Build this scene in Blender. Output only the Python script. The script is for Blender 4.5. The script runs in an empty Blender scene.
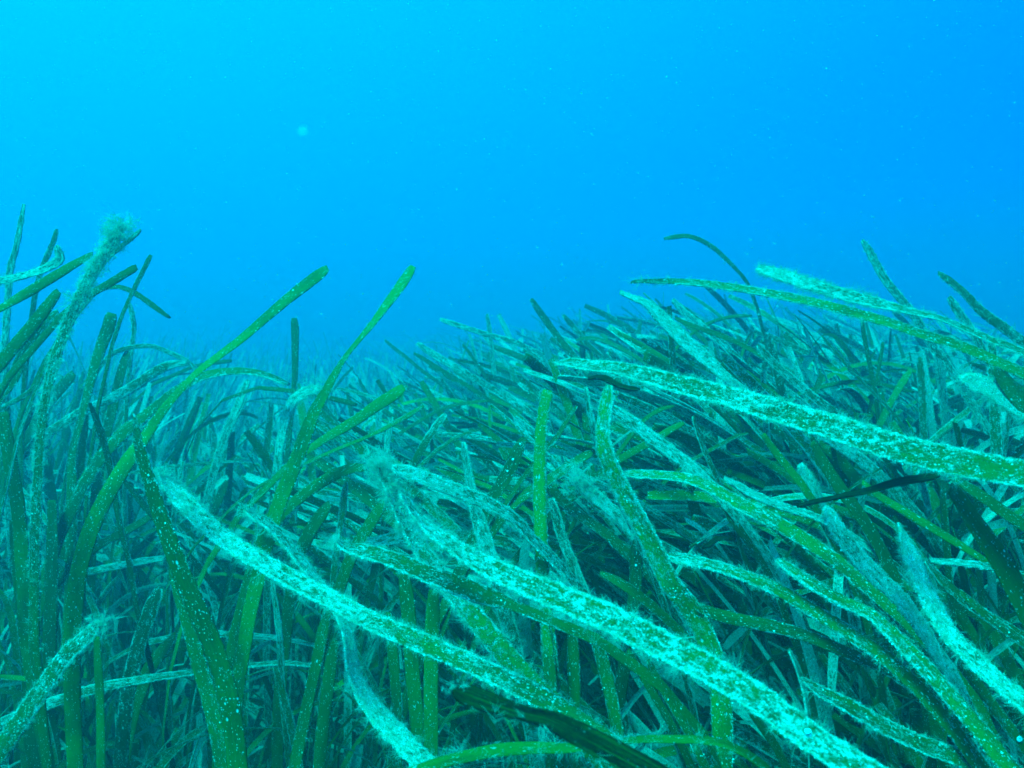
import bpy, math, random
import numpy as np
from mathutils import Vector, Matrix
random.seed(7); rng = np.random.default_rng(7)
sc = bpy.context.scene
col = sc.collection

# ------------------------------------------------------------------ camera
F = 950.0                       # focal length in pixels at 1024 px width
PITCH = math.radians(-5.6)
CAM = np.array([0.0, 0.0, 0.62])
FW = np.array([0, math.cos(PITCH), math.sin(PITCH)])
RT = np.array([1.0, 0, 0])
UP = np.array([0, -math.sin(PITCH), math.cos(PITCH)])
cd = bpy.data.cameras.new('camera'); cam = bpy.data.objects.new('camera', cd); col.objects.link(cam)
cam.location = CAM; cam.rotation_euler = (math.radians(90) + PITCH, 0, 0)
cd.sensor_width = 36; cd.lens = 36 * F / 1024; cd.clip_start = 0.01; cd.clip_end = 200
cd.dof.use_dof = True; cd.dof.focus_distance = 0.46; cd.dof.aperture_fstop = 31
sc.camera = cam

# ------------------------------------------------------------------ water light
SUN_EL, SUN_AZ = math.radians(55), math.radians(-148)      # azimuth from +Y, negative = to the left
sdir = Vector((math.sin(SUN_AZ) * math.cos(SUN_EL), math.cos(SUN_AZ) * math.cos(SUN_EL), math.sin(SUN_EL)))
w = bpy.data.worlds.new("World"); sc.world = w; w.use_nodes = True
nt = w.node_tree; nt.nodes.clear()
N = nt.nodes.new; LK = nt.links.new
geo = N('ShaderNodeNewGeometry'); dot = N('ShaderNodeVectorMath'); dot.operation = 'DOT_PRODUCT'
tc = N('ShaderNodeTexCoord'); LK(tc.outputs['Generated'], dot.inputs[0])
gdir = Vector((-0.35, 0.42, 0.84)).normalized(); dot.inputs[1].default_value = gdir
mr = N('ShaderNodeMapRange'); mr.inputs[1].default_value = -1; mr.inputs[2].default_value = 1
LK(dot.outputs['Value'], mr.inputs[0])
rp = N('ShaderNodeValToRGB'); LK(mr.outputs[0], rp.inputs[0]); cr = rp.color_ramp
def stop(t, c): 
    e = cr.elements.new((t + 1) / 2); e.color = (*c, 1)
cr.elements[0].position = 0; cr.elements[0].color = (0, .04, .15, 1)
cr.elements[1].position = 1; cr.elements[1].color = (0, 1.05, 1.10, 1)
for t, c in ((0, (0, .05, .44)), (.22, (0, .06, .48)), (.42, (0, .155, .67)), (.58, (0, .25, .75)), (.72, (0, .325, .80))): stop(t, c)
sky = N('ShaderNodeTexSky'); sky.sky_type = 'NISHITA'; sky.sun_disc = False
sky.sun_elevation = SUN_EL; sky.sun_rotation = SUN_AZ
flt = N('ShaderNodeMix'); flt.data_type = 'RGBA'; flt.blend_type = 'MULTIPLY'; flt.inputs[0].default_value = 1
LK(sky.outputs[0], flt.inputs[6]); flt.inputs[7].default_value = (0, .09, .14, 1)      # the red is gone at this depth
b1 = N('ShaderNodeBackground'); LK(rp.outputs[0], b1.inputs[0]); b1.inputs[1].default_value = 1.0
b2 = N('ShaderNodeBackground'); LK(flt.outputs[2], b2.inputs[0]); b2.inputs[1].default_value = 0.05
ad = N('ShaderNodeAddShader'); LK(b1.outputs[0], ad.inputs[0]); LK(b2.outputs[0], ad.inputs[1])
wo = N('ShaderNodeOutputWorld'); LK(ad.outputs[0], wo.inputs[0])
sl = bpy.data.lights.new('sun', 'SUN'); sun = bpy.data.objects.new('sun', sl); col.objects.link(sun)
sl.energy = 5.0; sl.angle = math.radians(18); sl.color = (0.0, 1.0, .88)
sun.rotation_euler = sdir.to_track_quat('Z', 'Y').to_euler()
sc.view_settings.view_transform = 'Standard'; sc.view_settings.look = 'None'
sc.view_settings.exposure = 0.90; sc.view_settings.gamma = 1
cy = sc.cycles; cy.use_denoising = True; cy.max_bounces = 6; cy.diffuse_bounces = 3; cy.glossy_bounces = 2
cy.transmission_bounces = 4; cy.volume_bounces = 2; cy.transparent_max_bounces = 4
sc.render.film_transparent = False

# ------------------------------------------------------------------ helpers
def at(x, y, d):
    return CAM + d * FW + (x - 512) / F * d * RT - (y - 384) / F * d * UP
def proj(P):
    v = P - CAM; d = v @ FW
    dd = np.where(d > .02, d, .02)
    return 512 + F * (v @ RT) / dd, 384 - F * (v @ UP) / dd, d
def sstep(a, b, x):
    t = np.clip((x - a) / (b - a), 0, 1); return t * t * (3 - 2 * t)
def ground(x, y):
    y_ = np.maximum(y, .3)
    return (.07 * sstep(2.5, 5, y) - .06 * sstep(.65, 1.2, y) * sstep(4.6, 2.4, y) * np.exp(-((x / y_ + .23) / .15) ** 2) + 0.15 * sstep(-.12, .38, x) - 0.03 * sstep(-.05, -.5, x) + .012 * np.sin(x * 5.1 + 1) * np.cos(y * 4.3)
            + .008 * np.sin(x * 13 + y * 9) + .02 * np.sin(y * 1.7 + x))
def unit(v): return v / np.maximum(np.linalg.norm(v, axis=-1, keepdims=True), 1e-9)

def mesh_from(name, verts, faces, mats, attrs=None, smooth=True):
    """verts (n,3); faces list of int arrays each (m,3) or (m,4)"""
    me = bpy.data.meshes.new(name)
    verts = np.asarray(verts, np.float32)
    me.vertices.add(len(verts)); me.vertices.foreach_set('co', verts.ravel())
    li = np.concatenate([f.ravel() for f in faces]).astype(np.int32)
    tot = np.concatenate([np.full(len(f), f.shape[1], np.int32) for f in faces])
    st = np.concatenate([[0], np.cumsum(tot)[:-1]]).astype(np.int32)
    me.loops.add(len(li)); me.loops.foreach_set('vertex_index', li)
    me.polygons.add(len(tot)); me.polygons.foreach_set('loop_start', st); me.polygons.foreach_set('loop_total', tot)
    me.update(calc_edges=True)
    me.polygons.foreach_set('use_smooth', np.full(len(tot), smooth))
    for k, (ty, arr) in (attrs or {}).items():
        a = me.attributes.new(k, ty, 'POINT')
        a.data.foreach_set('vector' if ty == 'FLOAT_VECTOR' else 'value', np.asarray(arr, np.float32).ravel())
    me.materials.append(mats)
    return me
def link(name, me, parent=None, label=None, cat=None, group=None, kind=None, loc=None):
    o = bpy.data.objects.new(name, me); col.objects.link(o)
    if parent is not None: o.parent = parent
    if loc is not None: o.location = loc
    for k, v in (('label', label), ('category', cat), ('group', group), ('kind', kind)):
        if v: o[k] = v
    return o

# ------------------------------------------------------------------ materials
def newmat(name):
    m = bpy.data.materials.new(name); m.use_nodes = True; m.node_tree.nodes.clear(); return m, m.node_tree
def leaf_material(name, dead=False):
    m, t = newmat(name); n = t.nodes.new; l = t.links.new
    def math_(op, a, b=None, c=None, clamp=False):
        q = n('ShaderNodeMath'); q.operation = op; q.use_clamp = clamp
        for i, v in enumerate((a, b, c)):
            if v is None: continue
            if isinstance(v, (int, float)): q.inputs[i].default_value = v
            else: l(v, q.inputs[i])
        return q.outputs[0]
    def mix(f, a, b):
        q = n('ShaderNodeMix'); q.data_type = 'RGBA'
        if isinstance(f, (int, float)): q.inputs[0].default_value = f
        else: l(f, q.inputs[0])
        for i, v in ((6, a), (7, b)):
            if isinstance(v, tuple): q.inputs[i].default_value = (*v, 1)
            else: l(v, q.inputs[i])
        return q.outputs[2]
    def attr(nm):
        a = n('ShaderNodeAttribute'); a.attribute_name = nm; return a
    co = attr('leafco').outputs['Vector']; crust = attr('crust').outputs['Fac']; tone = attr('tone').outputs['Fac']
    sx = n('ShaderNodeSeparateXYZ'); l(co, sx.inputs[0])          # x across in m, y along in m, z = seed
    u = attr('across').outputs['Fac']                             # -1..1
    def noise(scale, sv=(1, 1, 1), det=2, rough=.6):
        mp = n('ShaderNodeVectorMath'); mp.operation = 'MULTIPLY'; l(co, mp.inputs[0]); mp.inputs[1].default_value = sv
        q = n('ShaderNodeTexNoise'); q.inputs['Scale'].default_value = scale; q.inputs['Detail'].default_value = det
        q.inputs['Roughness'].default_value = rough; l(mp.outputs[0], q.inputs['Vector']); return q.outputs['Fac']
    def vor(scale, sv=(1, 1, 1), rnd=1):
        mp = n('ShaderNodeVectorMath'); mp.operation = 'MULTIPLY'; l(co, mp.inputs[0]); mp.inputs[1].default_value = sv
        q = n('ShaderNodeTexVoronoi'); q.inputs['Scale'].default_value = scale; q.inputs['Randomness'].default_value = rnd
        l(mp.outputs[0], q.inputs['Vector']); return q
    def rng_(v, a, b, c=0, d=1):
        q = n('ShaderNodeMapRange'); q.interpolation_type = 'SMOOTHSTEP'
        l(v, q.inputs[0])
        for i, x in ((1, a), (2, b), (3, c), (4, d)):
            if isinstance(x, (int, float)): q.inputs[i].default_value = x
            else: l(x, q.inputs[i])
        return q.outputs[0]
    if dead: g1, g2, g3 = (.003, .004, .006), (.005, .008, .006), (.010, .03, .006)
    else: g1, g2, g3 = (.030, .060, .010), (.055, .235, .018), (.07, .40, .022)
    base = mix(tone, g1, mix(rng_(tone, .4, 1), g2, g3))
    blot = noise(60, (1, .5, 1), 3)
    base = mix(math_('MULTIPLY', rng_(blot, .42, .68), .6), base, g1)
    vein = noise(2200, (1, .015, 1), 1)
    grit = noise(1800, (1, .35, 1), 2, .7); base = mix(math_('MULTIPLY', rng_(grit, .50, .62), .45), base, (.015, .06, .006))
    base = mix(math_('MULTIPLY', rng_(vein, .45, .7), .25), base, (.12, .30, .04))
    # encrusting growth: patches made of millimetre grains, thickest at the margins
    fine = noise(1300, (1, .75, 1), 3, .75); med = noise(260, (1, .6, 1), 3, .65); big = noise(45, (1, .5, 1), 2)
    edge = rng_(math_('ABSOLUTE', u), .62, 1.0)
    micro = noise(2600, (1, .8, 1), 2, .6); clot = noise(620, (1, .55, 1), 2, .6)
    cov = math_('ADD', math_('SUBTRACT', math_('MULTIPLY', crust, .95), .10), math_('MULTIPLY', edge, math_('ADD', .22, math_('MULTIPLY', crust, .60))))
    cov = math_('ADD', cov, math_('MULTIPLY', math_('SUBTRACT', big, .5), 1.1))
    cov = math_('ADD', cov, math_('MULTIPLY', math_('SUBTRACT', med, .5), 1.3))
    cov = math_('ADD', cov, math_('MULTIPLY', math_('SUBTRACT', clot, .5), 1.3))
    thr = math_('SUBTRACT', .93, math_('MULTIPLY', cov, .46))
    patch = rng_(fine, math_('SUBTRACT', thr, .23), math_('ADD', thr, .03))
    if dead: patch = math_('MULTIPLY', patch, .12)
    palec = mix(rng_(micro, .32, .62), (.20, .34, .15), mix(rng_(clot, .4, .65), (.44, .58, .42), (.80, .86, .79)))
    colr = mix(math_('MULTIPLY', patch, .92), base, palec)
    # white dots, gathered in drifts
    def dots_(scale, r0, r1, p0, pm, ch):
        v = vor(scale, (1, .8, 1)); sc_ = n('ShaderNodeSeparateColor'); l(v.outputs['Color'], sc_.inputs[0])
        lim = math_('ADD', p0, math_('MULTIPLY', rng_(med, .42, .66), math_('ADD', .12, math_('MULTIPLY', crust, pm))))
        keep = math_('LESS_THAN', sc_.outputs[ch], lim)
        rad = math_('ADD', r1, math_('MULTIPLY', sc_.outputs[(ch + 1) % 3], r0 - r1))
        return math_('MULTIPLY', rng_(math_('SUBTRACT', v.outputs['Distance'], rad), .05, -.05), keep)
    dots = math_('MAXIMUM', math_('MAXIMUM', dots_(720, .34, .12, .05, .6, 0), dots_(1500, .42, .2, .10, .6, 1)), dots_(340, .26, .08, .04, .4, 2))
    colr = mix(math_('MULTIPLY', dots, .15 if dead else .8), colr, (.86, .90, .84))
    pit = math_('MULTIPLY', rng_(noise(900, (1, .6, 1), 2, .7), .60, .70), rng_(crust, .3, .9))
    colr = mix(math_('MULTIPLY', pit, .7), colr, (.03, .07, .015))
    h = math_('ADD', math_('MULTIPLY', patch, .6), math_('ADD', math_('MULTIPLY', fine, .8), math_('MULTIPLY', dots, .8)))
    h = math_('SUBTRACT', h, math_('MULTIPLY', pit, .6))
    bp = n('ShaderNodeBump'); bp.inputs['Strength'].default_value = .8; bp.inputs['Distance'].default_value = .0006; l(h, bp.inputs['Height'])
    pb = n('ShaderNodeBsdfPrincipled'); l(colr, pb.inputs['Base Color']); l(bp.outputs[0], pb.inputs['Normal'])
    pb.inputs['Roughness'].default_value = .55; pb.inputs['IOR'].default_value = 1.2
    tr = n('ShaderNodeBsdfTranslucent'); l(colr, tr.inputs[0])
    ms = n('ShaderNodeMixShader'); ms.inputs[0].default_value = .26 if not dead else .0
    if dead: pb.inputs['Roughness'].default_value = .95; pb.inputs['IOR'].default_value = 1.05
    l(pb.outputs[0], ms.inputs[1]); l(tr.outputs[0], ms.inputs[2])
    o = n('ShaderNodeOutputMaterial'); l(ms.outputs[0], o.inputs[0]); return m
def simple(name, c1, c2, scale=400, rough=.8, trans=0.0):
    m, t = newmat(name); n = t.nodes.new; l = t.links.new
    g = n('ShaderNodeTexCoord'); q = n('ShaderNodeTexNoise'); q.inputs['Scale'].default_value = scale; l(g.outputs['Object'], q.inputs['Vector'])
    mx = n('ShaderNodeMix'); mx.data_type = 'RGBA'; mr_ = n('ShaderNodeMapRange'); mr_.inputs[1].default_value = .35; mr_.inputs[2].default_value = .65
    l(q.outputs['Fac'], mr_.inputs[0]); l(mr_.outputs[0], mx.inputs[0]); mx.inputs[6].default_value = (*c1, 1); mx.inputs[7].default_value = (*c2, 1)
    pb = n('ShaderNodeBsdfPrincipled'); l(mx.outputs[2], pb.inputs['Base Color']); pb.inputs['Roughness'].default_value = rough; pb.inputs['IOR'].default_value = 1.15
    o = n('ShaderNodeOutputMaterial')
    if trans:
        tr = n('ShaderNodeBsdfTranslucent'); l(mx.outputs[2], tr.inputs[0]); ms = n('ShaderNodeMixShader'); ms.inputs[0].default_value = trans
        l(pb.outputs[0], ms.inputs[1]); l(tr.outputs[0], ms.inputs[2]); l(ms.outputs[0], o.inputs[0])
    else: l(pb.outputs[0], o.inputs[0])
    return m
M_LEAF = leaf_material('seagrass'); M_DEAD = leaf_material('dead_seagrass', True)
M_FUZZ = simple('algae_hair', (.36, .54, .34), (.60, .74, .58), 300, .9, .45)
M_GRAIN = simple('lime_grain', (.60, .70, .52), (.86, .90, .82), 900, .7)
M_WORM = simple('worm_tube_white', (.80, .86, .80), (.88, .90, .86), 900, .5)
M_FLOOR = simple('silt', (.06, .07, .04), (.12, .13, .08), 30, .95)
M_MOTE = simple('marine_snow', (.55, .7, .6), (.8, .88, .8), 50, .8, .4)

# ------------------------------------------------------------------ leaf geometry
NC = 12
_a = np.arange(NC) / NC * 2 * np.pi
CU, CT = np.sign(np.cos(_a)) * np.abs(np.cos(_a)) ** .8, np.clip(np.sin(_a) * 1.9, -1, 1)
def frames_side(P, S0):
    T = unit(np.gradient(P, axis=0)); S = unit(S0 - (S0 * T).sum(-1, keepdims=True) * T); return T, S, np.cross(S, T)
def leaf_mesh(P, S, hw, crust, tone, seed, mat, thick, rough=1.0, arch=None):
    if arch is None: arch = rng.choice([-1, 1, 1]) * rng.uniform(.05, .24)
    n = len(P); T, S, Nn = frames_side(P, S)
    seg = np.linalg.norm(np.diff(P, axis=0), axis=1); s = np.concatenate([[0], np.cumsum(seg)])
    th = thick * (1 + 1.0 * np.clip(crust, 0, 2))
    th = np.minimum(th, hw * .6)
    crust0, crust = crust, np.clip(crust, 0, 2); bump = (rng.random((n, NC)) - .35) * (rough * .00042 * crust)[:, None]
    side_j = (rng.random((n, NC)) - .5) * (rough * .0009 * crust)[:, None]
    U = CU[None, :] * hw[:, None] + side_j * np.abs(CU)[None, :]
    V = CT[None, :] * th[:, None] * .5 + np.sign(CT)[None, :] * bump + (arch * hw)[:, None] * (1 - CU[None, :] ** 2)
    co = P[:, None, :] + U[..., None] * S[:, None, :] + V[..., None] * Nn[:, None, :]
    verts = co.reshape(-1, 3)
    i = np.arange(n - 1)[:, None] * NC; j = np.arange(NC)[None, :]; j2 = (j + 1) % NC
    q = np.stack([i + j, i + j2, i + NC + j2, i + NC + j], -1).reshape(-1, 4)
    caps = np.stack([np.arange(NC)[::-1], (n - 1) * NC + np.arange(NC)])
    lc = np.stack([np.broadcast_to(CU[None, :] * .0055, (n, NC)), np.broadcast_to(s[:, None], (n, NC)), np.full((n, NC), seed)], -1)
    # the underside has its own pattern
    lc = lc.copy(); lc[..., 2] += np.where(CT > 0, 0, 7.3)[None, :] * 0
    at_ = {'leafco': ('FLOAT_VECTOR', lc), 'crust': ('FLOAT', np.broadcast_to(crust0[:, None], (n, NC))),
           'tone': ('FLOAT', np.broadcast_to(tone[:, None], (n, NC))), 'across': ('FLOAT', np.broadcast_to(CU[None, :], (n, NC)))}
    return mesh_from('leaf', verts, [q, caps], mat, at_), (P, T, S, Nn, hw, th, s, arch)
def sample(fr, prob, k, edge_bias=0.5):
    P, T, S, Nn, hw, th, s, arch = fr
    pr = prob * np.maximum(hw, 1e-4) * np.gradient(s); pr = pr / pr.sum()
    i = rng.choice(len(P), k, p=pr); f = rng.random(k); i2 = np.minimum(i + 1, len(P) - 1)
    lerp = lambda A: A[i] * (1 - f)[:, None] + A[i2] * f[:, None]
    u = rng.uniform(-1, 1, k); e = rng.random(k) < edge_bias
    u = np.where(e, np.sign(u) * (1 - .12 * rng.random(k)), u)
    sd = np.where(rng.random(k) < .5, -1, 1)
    h = hw[i] * (1 - f) + hw[i2] * f; t = th[i]
    Sx, Nx, Tx = unit(lerp(S)), unit(lerp(Nn)), unit(lerp(T))
    pos = lerp(P) + Sx * (u * h)[:, None] + Nx * (sd * t * .5 * np.sqrt(1 - u * u * .98) + arch * h * (1 - u * u))[:, None]
    nor = unit(Nx * (sd * (1 - np.abs(u) * .85))[:, None] + Sx * (u ** 3 * 1.2)[:, None])
    return pos, nor, Tx
def hairs(pos, nor, tan, L, wd=.00011, clump=.55):
    k = len(pos); c = np.arange(k) % max(k // 11, 1); jit = rng.normal(size=(k, 3)) * .00045
    cd_ = unit(nor[c] + clump * 1.5 * rng.normal(size=(max(k // 11, 1) + 1, 3))[c] + np.array([-.25, 0, 0])); cl = (rng.pareto(3.0, max(k // 11, 1) + 1) * .5 + .45)[c].clip(.3, 2.2)
    pos, nor, tan, L = pos[c] + jit, cd_, tan[c], L * cl; clump = .28; r = rng.normal(size=(k, 3))
    d = unit(nor + clump * r + tan * rng.normal(size=(k, 1)) * .4); L = L * rng.uniform(.35, 1.15, k)
    d2 = unit(d + .55 * rng.normal(size=(k, 3)) + .8 * rng.normal(size=(max(k // 11, 1) + 1, 3))[c] + np.array([-.3, 0, -.2]))
    sd = unit(np.cross(d, rng.normal(size=(k, 3)))) * wd
    m = pos + d * (L * .5)[:, None]; e = m + d2 * (L * .5)[:, None]
    V = np.stack([pos - sd * .6, pos + sd * .6, m - sd * .5, m + sd * .5, e], 1).reshape(-1, 3)
    b = np.arange(k)[:, None] * 5
    F1 = b + np.array([[0, 1, 3, 2]]); F2 = b + np.array([[2, 3, 4]])
    return V, F1, F2
_oct = np.array([[1, 0, 0], [-1, 0, 0], [0, 1, 0], [0, -1, 0], [0, 0, 1]], float)
_of = np.array([[0, 2, 4], [2, 1, 4], [1, 3, 4], [3, 0, 4]])
def grains(pos, nor, r):
    k = len(pos); a = unit(np.cross(nor, rng.normal(size=(k, 3)))); b = np.cross(nor, a)
    loc = _oct[None] * rng.uniform(.6, 1.3, (k, 5, 3)) * r[:, None, None]
    V = pos[:, None] + loc[..., :1] * a[:, None] + loc[..., 1:2] * b[:, None] + loc[..., 2:] * nor[:, None]
    Fc = (np.arange(k)[:, None, None] * 5 + _of[None]).reshape(-1, 3)
    return V.reshape(-1, 3), Fc
def catmull(A, n):
    A = np.asarray(A, float); k = len(A)
    if k == 2: A = np.stack([A[0], (A[0] + A[1]) / 2, A[1]]); k = 3
    seg = np.linalg.norm(np.diff(A[:, :2], axis=0), axis=1) if A.shape[1] > 2 else np.linalg.norm(np.diff(A, axis=0), axis=1)
    t = np.concatenate([[0], np.cumsum(np.maximum(seg, 1e-6))]); tt = np.linspace(0, t[-1], n)
    m = np.gradient(A, t, axis=0)
    i = np.clip(np.searchsorted(t, tt, side='right') - 1, 0, k - 2); h = (t[i + 1] - t[i]); x = (tt - t[i]) / h
    h00 = 2 * x**3 - 3 * x**2 + 1; h10 = x**3 - 2 * x**2 + x; h01 = -2 * x**3 + 3 * x**2; h11 = x**3 - x**2
    return h00[:, None] * A[i] + (h10 * h)[:, None] * m[i] + h01[:, None] * A[i + 1] + (h11 * h)[:, None] * m[i + 1]

GX, GY = 256, 192
ZB = np.full((GY, GX), 99.0)
hero_count = 0
def hero(label, pts, d=None, crust=.4, fuzz=0.0, tone=.5, grain=None, tuft=(), up=1, mat=None, name='seagrass_leaf', cat='seagrass leaf', worm=(), free=False, pointed=False, tipdark=False, k=.3, len_fuzz=.0035, group=None):
    """pts: tip to base, (x, y, apparent width) in the picture; d: distance in metres, one value or (tip, base)"""
    global hero_count; hero_count += 1
    A = np.array(pts, float)
    if A.shape[1] == 2: A = np.column_stack([A, np.full(len(A), 8.0)])
    A[:, 2] = np.where(A[:, 2] < 18, A[:, 2] * .88, 15.8 + (A[:, 2] - 18) * .62)
    plen = np.linalg.norm(np.diff(A[:, :2], axis=0), axis=1).sum()
    wa = .0104
    wmax = A[:, 2].max() * 1.10
    n = int(np.clip(plen / 4, 12, 170)); B = catmull(A, n); wpx = np.maximum(B[:, 2], 1.5)
    if d is None:
        d0 = F * wa / wmax; ws = np.convolve(np.pad(wpx, 8, mode='edge'), np.ones(17) / 17, 'valid'); dd = d0 * np.clip(wmax / ws, 1, 2.2) ** k
    elif isinstance(d, (int, float)): dd = np.full(n, float(d))
    else: dd = np.linspace(d[0], d[1], n)
    P = CAM + dd[:, None] * FW + ((B[:, 0] - 512) / F * dd)[:, None] * RT - ((B[:, 1] - 384) / F * dd)[:, None] * UP
    app = wpx * dd / F; Wr = max(app.max() * 1.10, .0035)
    cosr = np.clip(app / Wr, .08, .93)
    # cells this leaf covers, so that the meadow behind never grows through it
    for (x, y, ww, z) in zip(B[:, 0], B[:, 1], wpx, dd):
        for ox in np.arange(-ww / 2, ww / 2 + 1, 3.5):
            gx, gy = int((x + ox) // 4), int(y // 4)
            if 0 <= gx < GX and 0 <= gy < GY: ZB[gy, gx] = min(ZB[gy, gx], z)
    T = unit(np.gradient(P, axis=0)); V = unit(P - CAM)
    S0 = unit(np.cross(T, V)); N0 = unit(np.cross(S0, T))        # N0 lies along the line of sight
    N0 = np.where((N0 * V).sum(-1, keepdims=True) > 0, -N0, N0)   # towards the viewer
    sn = np.sqrt(1 - cosr ** 2)
    lit_ = (S0 @ np.array(sdir)).mean(); S1 = S0 if lit_ > 0 else -S0                      # the side that points up
    # tilt so that the face in view looks upwards (up=1) or downwards (up=-1)
    S = S1 * cosr[:, None] - up * N0 * sn[:, None]
    crust_t, crust_b = (crust if isinstance(crust, tuple) else (crust, crust))
    cr_ = np.linspace(crust_t, crust_b, n)
    # go on down to the sea floor beyond the part in view
    hw = np.full(n, Wr / 2); 
    if not free:
        e = P[-1]; tt = T[-1].copy()
        if (e - P[-2]) @ tt < 0: tt = -tt
        px, py, _ = proj(e[None]); inside = (0 < px[0] < 1024) and (0 < py[0] < 768)
        drop = max(e[2] - ground(e[0], e[1]), .05)
        r = e + np.array([tt[0] * .10, (.07 if inside else .02) + abs(tt[1]) * .05, 0]); r[2] = ground(r[0], r[1]) - .02
        c1 = e + tt * drop * .35 + (np.array([0, .03, 0]) if inside else 0); c2 = r + np.array([0, 0, drop * .35])
        u_ = np.linspace(0, 1, 15)[1:, None]
        Q = (1 - u_)**3 * e + 3 * (1 - u_)**2 * u_ * c1 + 3 * (1 - u_) * u_**2 * c2 + u_**3 * r
        P = np.concatenate([P, Q]); S = np.concatenate([S, np.repeat(S[-1:], 14, 0)])
        hw = np.concatenate([hw, np.full(14, min(Wr, .0105) / 2)]); cr_ = np.concatenate([cr_, np.full(14, crust_b * .7)])
    s = np.concatenate([[0], np.cumsum(np.linalg.norm(np.diff(P, axis=0), axis=1))])
    blunt = Wr * (rng.uniform(.04, .25) if not pointed else 1.6)
    hw = hw * np.minimum(1, np.sqrt((s + blunt * (.05 if pointed else .55)) / blunt))
    if free: hw = hw * np.minimum(1, np.sqrt((s[-1] - s + blunt * .15) / blunt))
    hw = hw * (1 + cr_ * .10 * (rng.random(len(hw)) - .5))
    root = P[-1].copy(); Pl = P - root
    seed = hero_count * 1.37
    tn = np.full(len(P), float(tone)) + .08 * np.sin(s * 30 + seed)
    if tipdark: q_ = np.clip((np.arange(len(P)) / n - .06) / .04, 0, 1); tn = tn * q_; cr_ = cr_ * q_ - .6 * (1 - q_)
    me, fr = leaf_mesh(Pl, S, hw, cr_, np.clip(tn, 0, 1), seed, mat or M_LEAF, .00045 if not mat else .0008)
    o = link(name, me, label=label, cat=cat, loc=root, group=group)
    px_area = (wpx * 1.0).mean() * plen
    vis = np.zeros(len(P)); vis[:n] = 1; vis[n:] = .15
    g = (grain if grain is not None else cr_.max() * .8)
    if g > .15 and wmax > 7:
        k_ = int(min(3200, px_area * .16 * g)); pos, nor, ta = sample(fr, vis * (np.clip(cr_, 0, 2) + .05), k_, .35)
        V_, F_ = grains(pos, nor, rng.uniform(.00012, .00042, k_) * (1 + .6 * (rng.random(k_) > .93)))
        link('lime_crust', mesh_from('lime_crust', V_, [F_], M_GRAIN, smooth=False), o, kind='stuff')
    Vs, A1, A2, off = [], [], [], 0
    if np.max(fuzz) > 0:
        fz = fuzz if isinstance(fuzz, tuple) else (fuzz, fuzz)
        pf = np.zeros(len(P)); pf[:n] = np.linspace(fz[0], fz[1], n) * (.25 + rng.random(n))
        k_ = int(min(9000, plen * (fz[0] + fz[1]) * .5 * 17)); pos, nor, ta = sample(fr, pf + 1e-6, k_, .55)
        h = hairs(pos, nor, ta, np.full(k_, len_fuzz), wd=.00006 * (1 + dd.mean())); Vs.append(h[0]); A1.append(h[1]); A2.append(h[2]); off += len(h[0])
    for (ti, rad, cnt) in tuft:
        rad, cnt = rad * 1.45, int(cnt * 1.8)
        c = Pl[int(ti * (n - 1))]; v = unit(rng.normal(size=(cnt, 3))); rr = rad * rng.random(cnt) ** .7 * .75
        pos = c + v * rr[:, None] * np.array([1, 1, .8])
        h = hairs(pos, v, np.repeat(T[:1], cnt, 0), np.full(cnt, rad * .55), wd=.00008 * (1 + dd.mean()), clump=1.0)
        Vs.append(h[0]); A1.append(h[1] + off); A2.append(h[2] + off); off += len(h[0])
    if Vs: link('algae_fuzz', mesh_from('algae_fuzz', np.concatenate(Vs), [np.concatenate(A1), np.concatenate(A2)], M_FUZZ), o, kind='stuff')
    for (ti, rad) in worm:
        i = int(ti * (n - 1)); c = Pl[i] - unit(P[i] - CAM) * .0008 + np.array([0, 0, .001])
        k_ = 26; tt_ = np.linspace(0, 1, k_); ang = tt_ * 4.4 * np.pi; R = rad * (.25 + .75 * tt_)
        x_ = S[i]; z_ = unit(np.cross(x_, T[i])); y_ = np.cross(z_, x_)
        C_ = c + x_ * (R * np.cos(ang))[:, None] + y_ * (R * np.sin(ang))[:, None]
        tr_ = unit(np.gradient(C_, axis=0)); o2 = np.cross(tr_, z_); q8 = np.arange(6) / 6 * 2 * np.pi
        vv = C_[:, None] + (o2[:, None] * np.cos(q8)[None, :, None] + z_ * np.sin(q8)[None, :, None]) * rad * .3
        ii = np.arange(k_ - 1)[:, None] * 6; jj = np.arange(6)[None]; j2 = (jj + 1) % 6
        link('worm_tube', mesh_from('worm_tube', vv.reshape(-1, 3), [np.stack([ii + jj, ii + j2, ii + 6 + j2, ii + 6 + jj], -1).reshape(-1, 4)], M_WORM), o)
    return o
# ------------------------------------------------------------------ the leaves one can tell apart, tip first
H = hero
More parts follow.
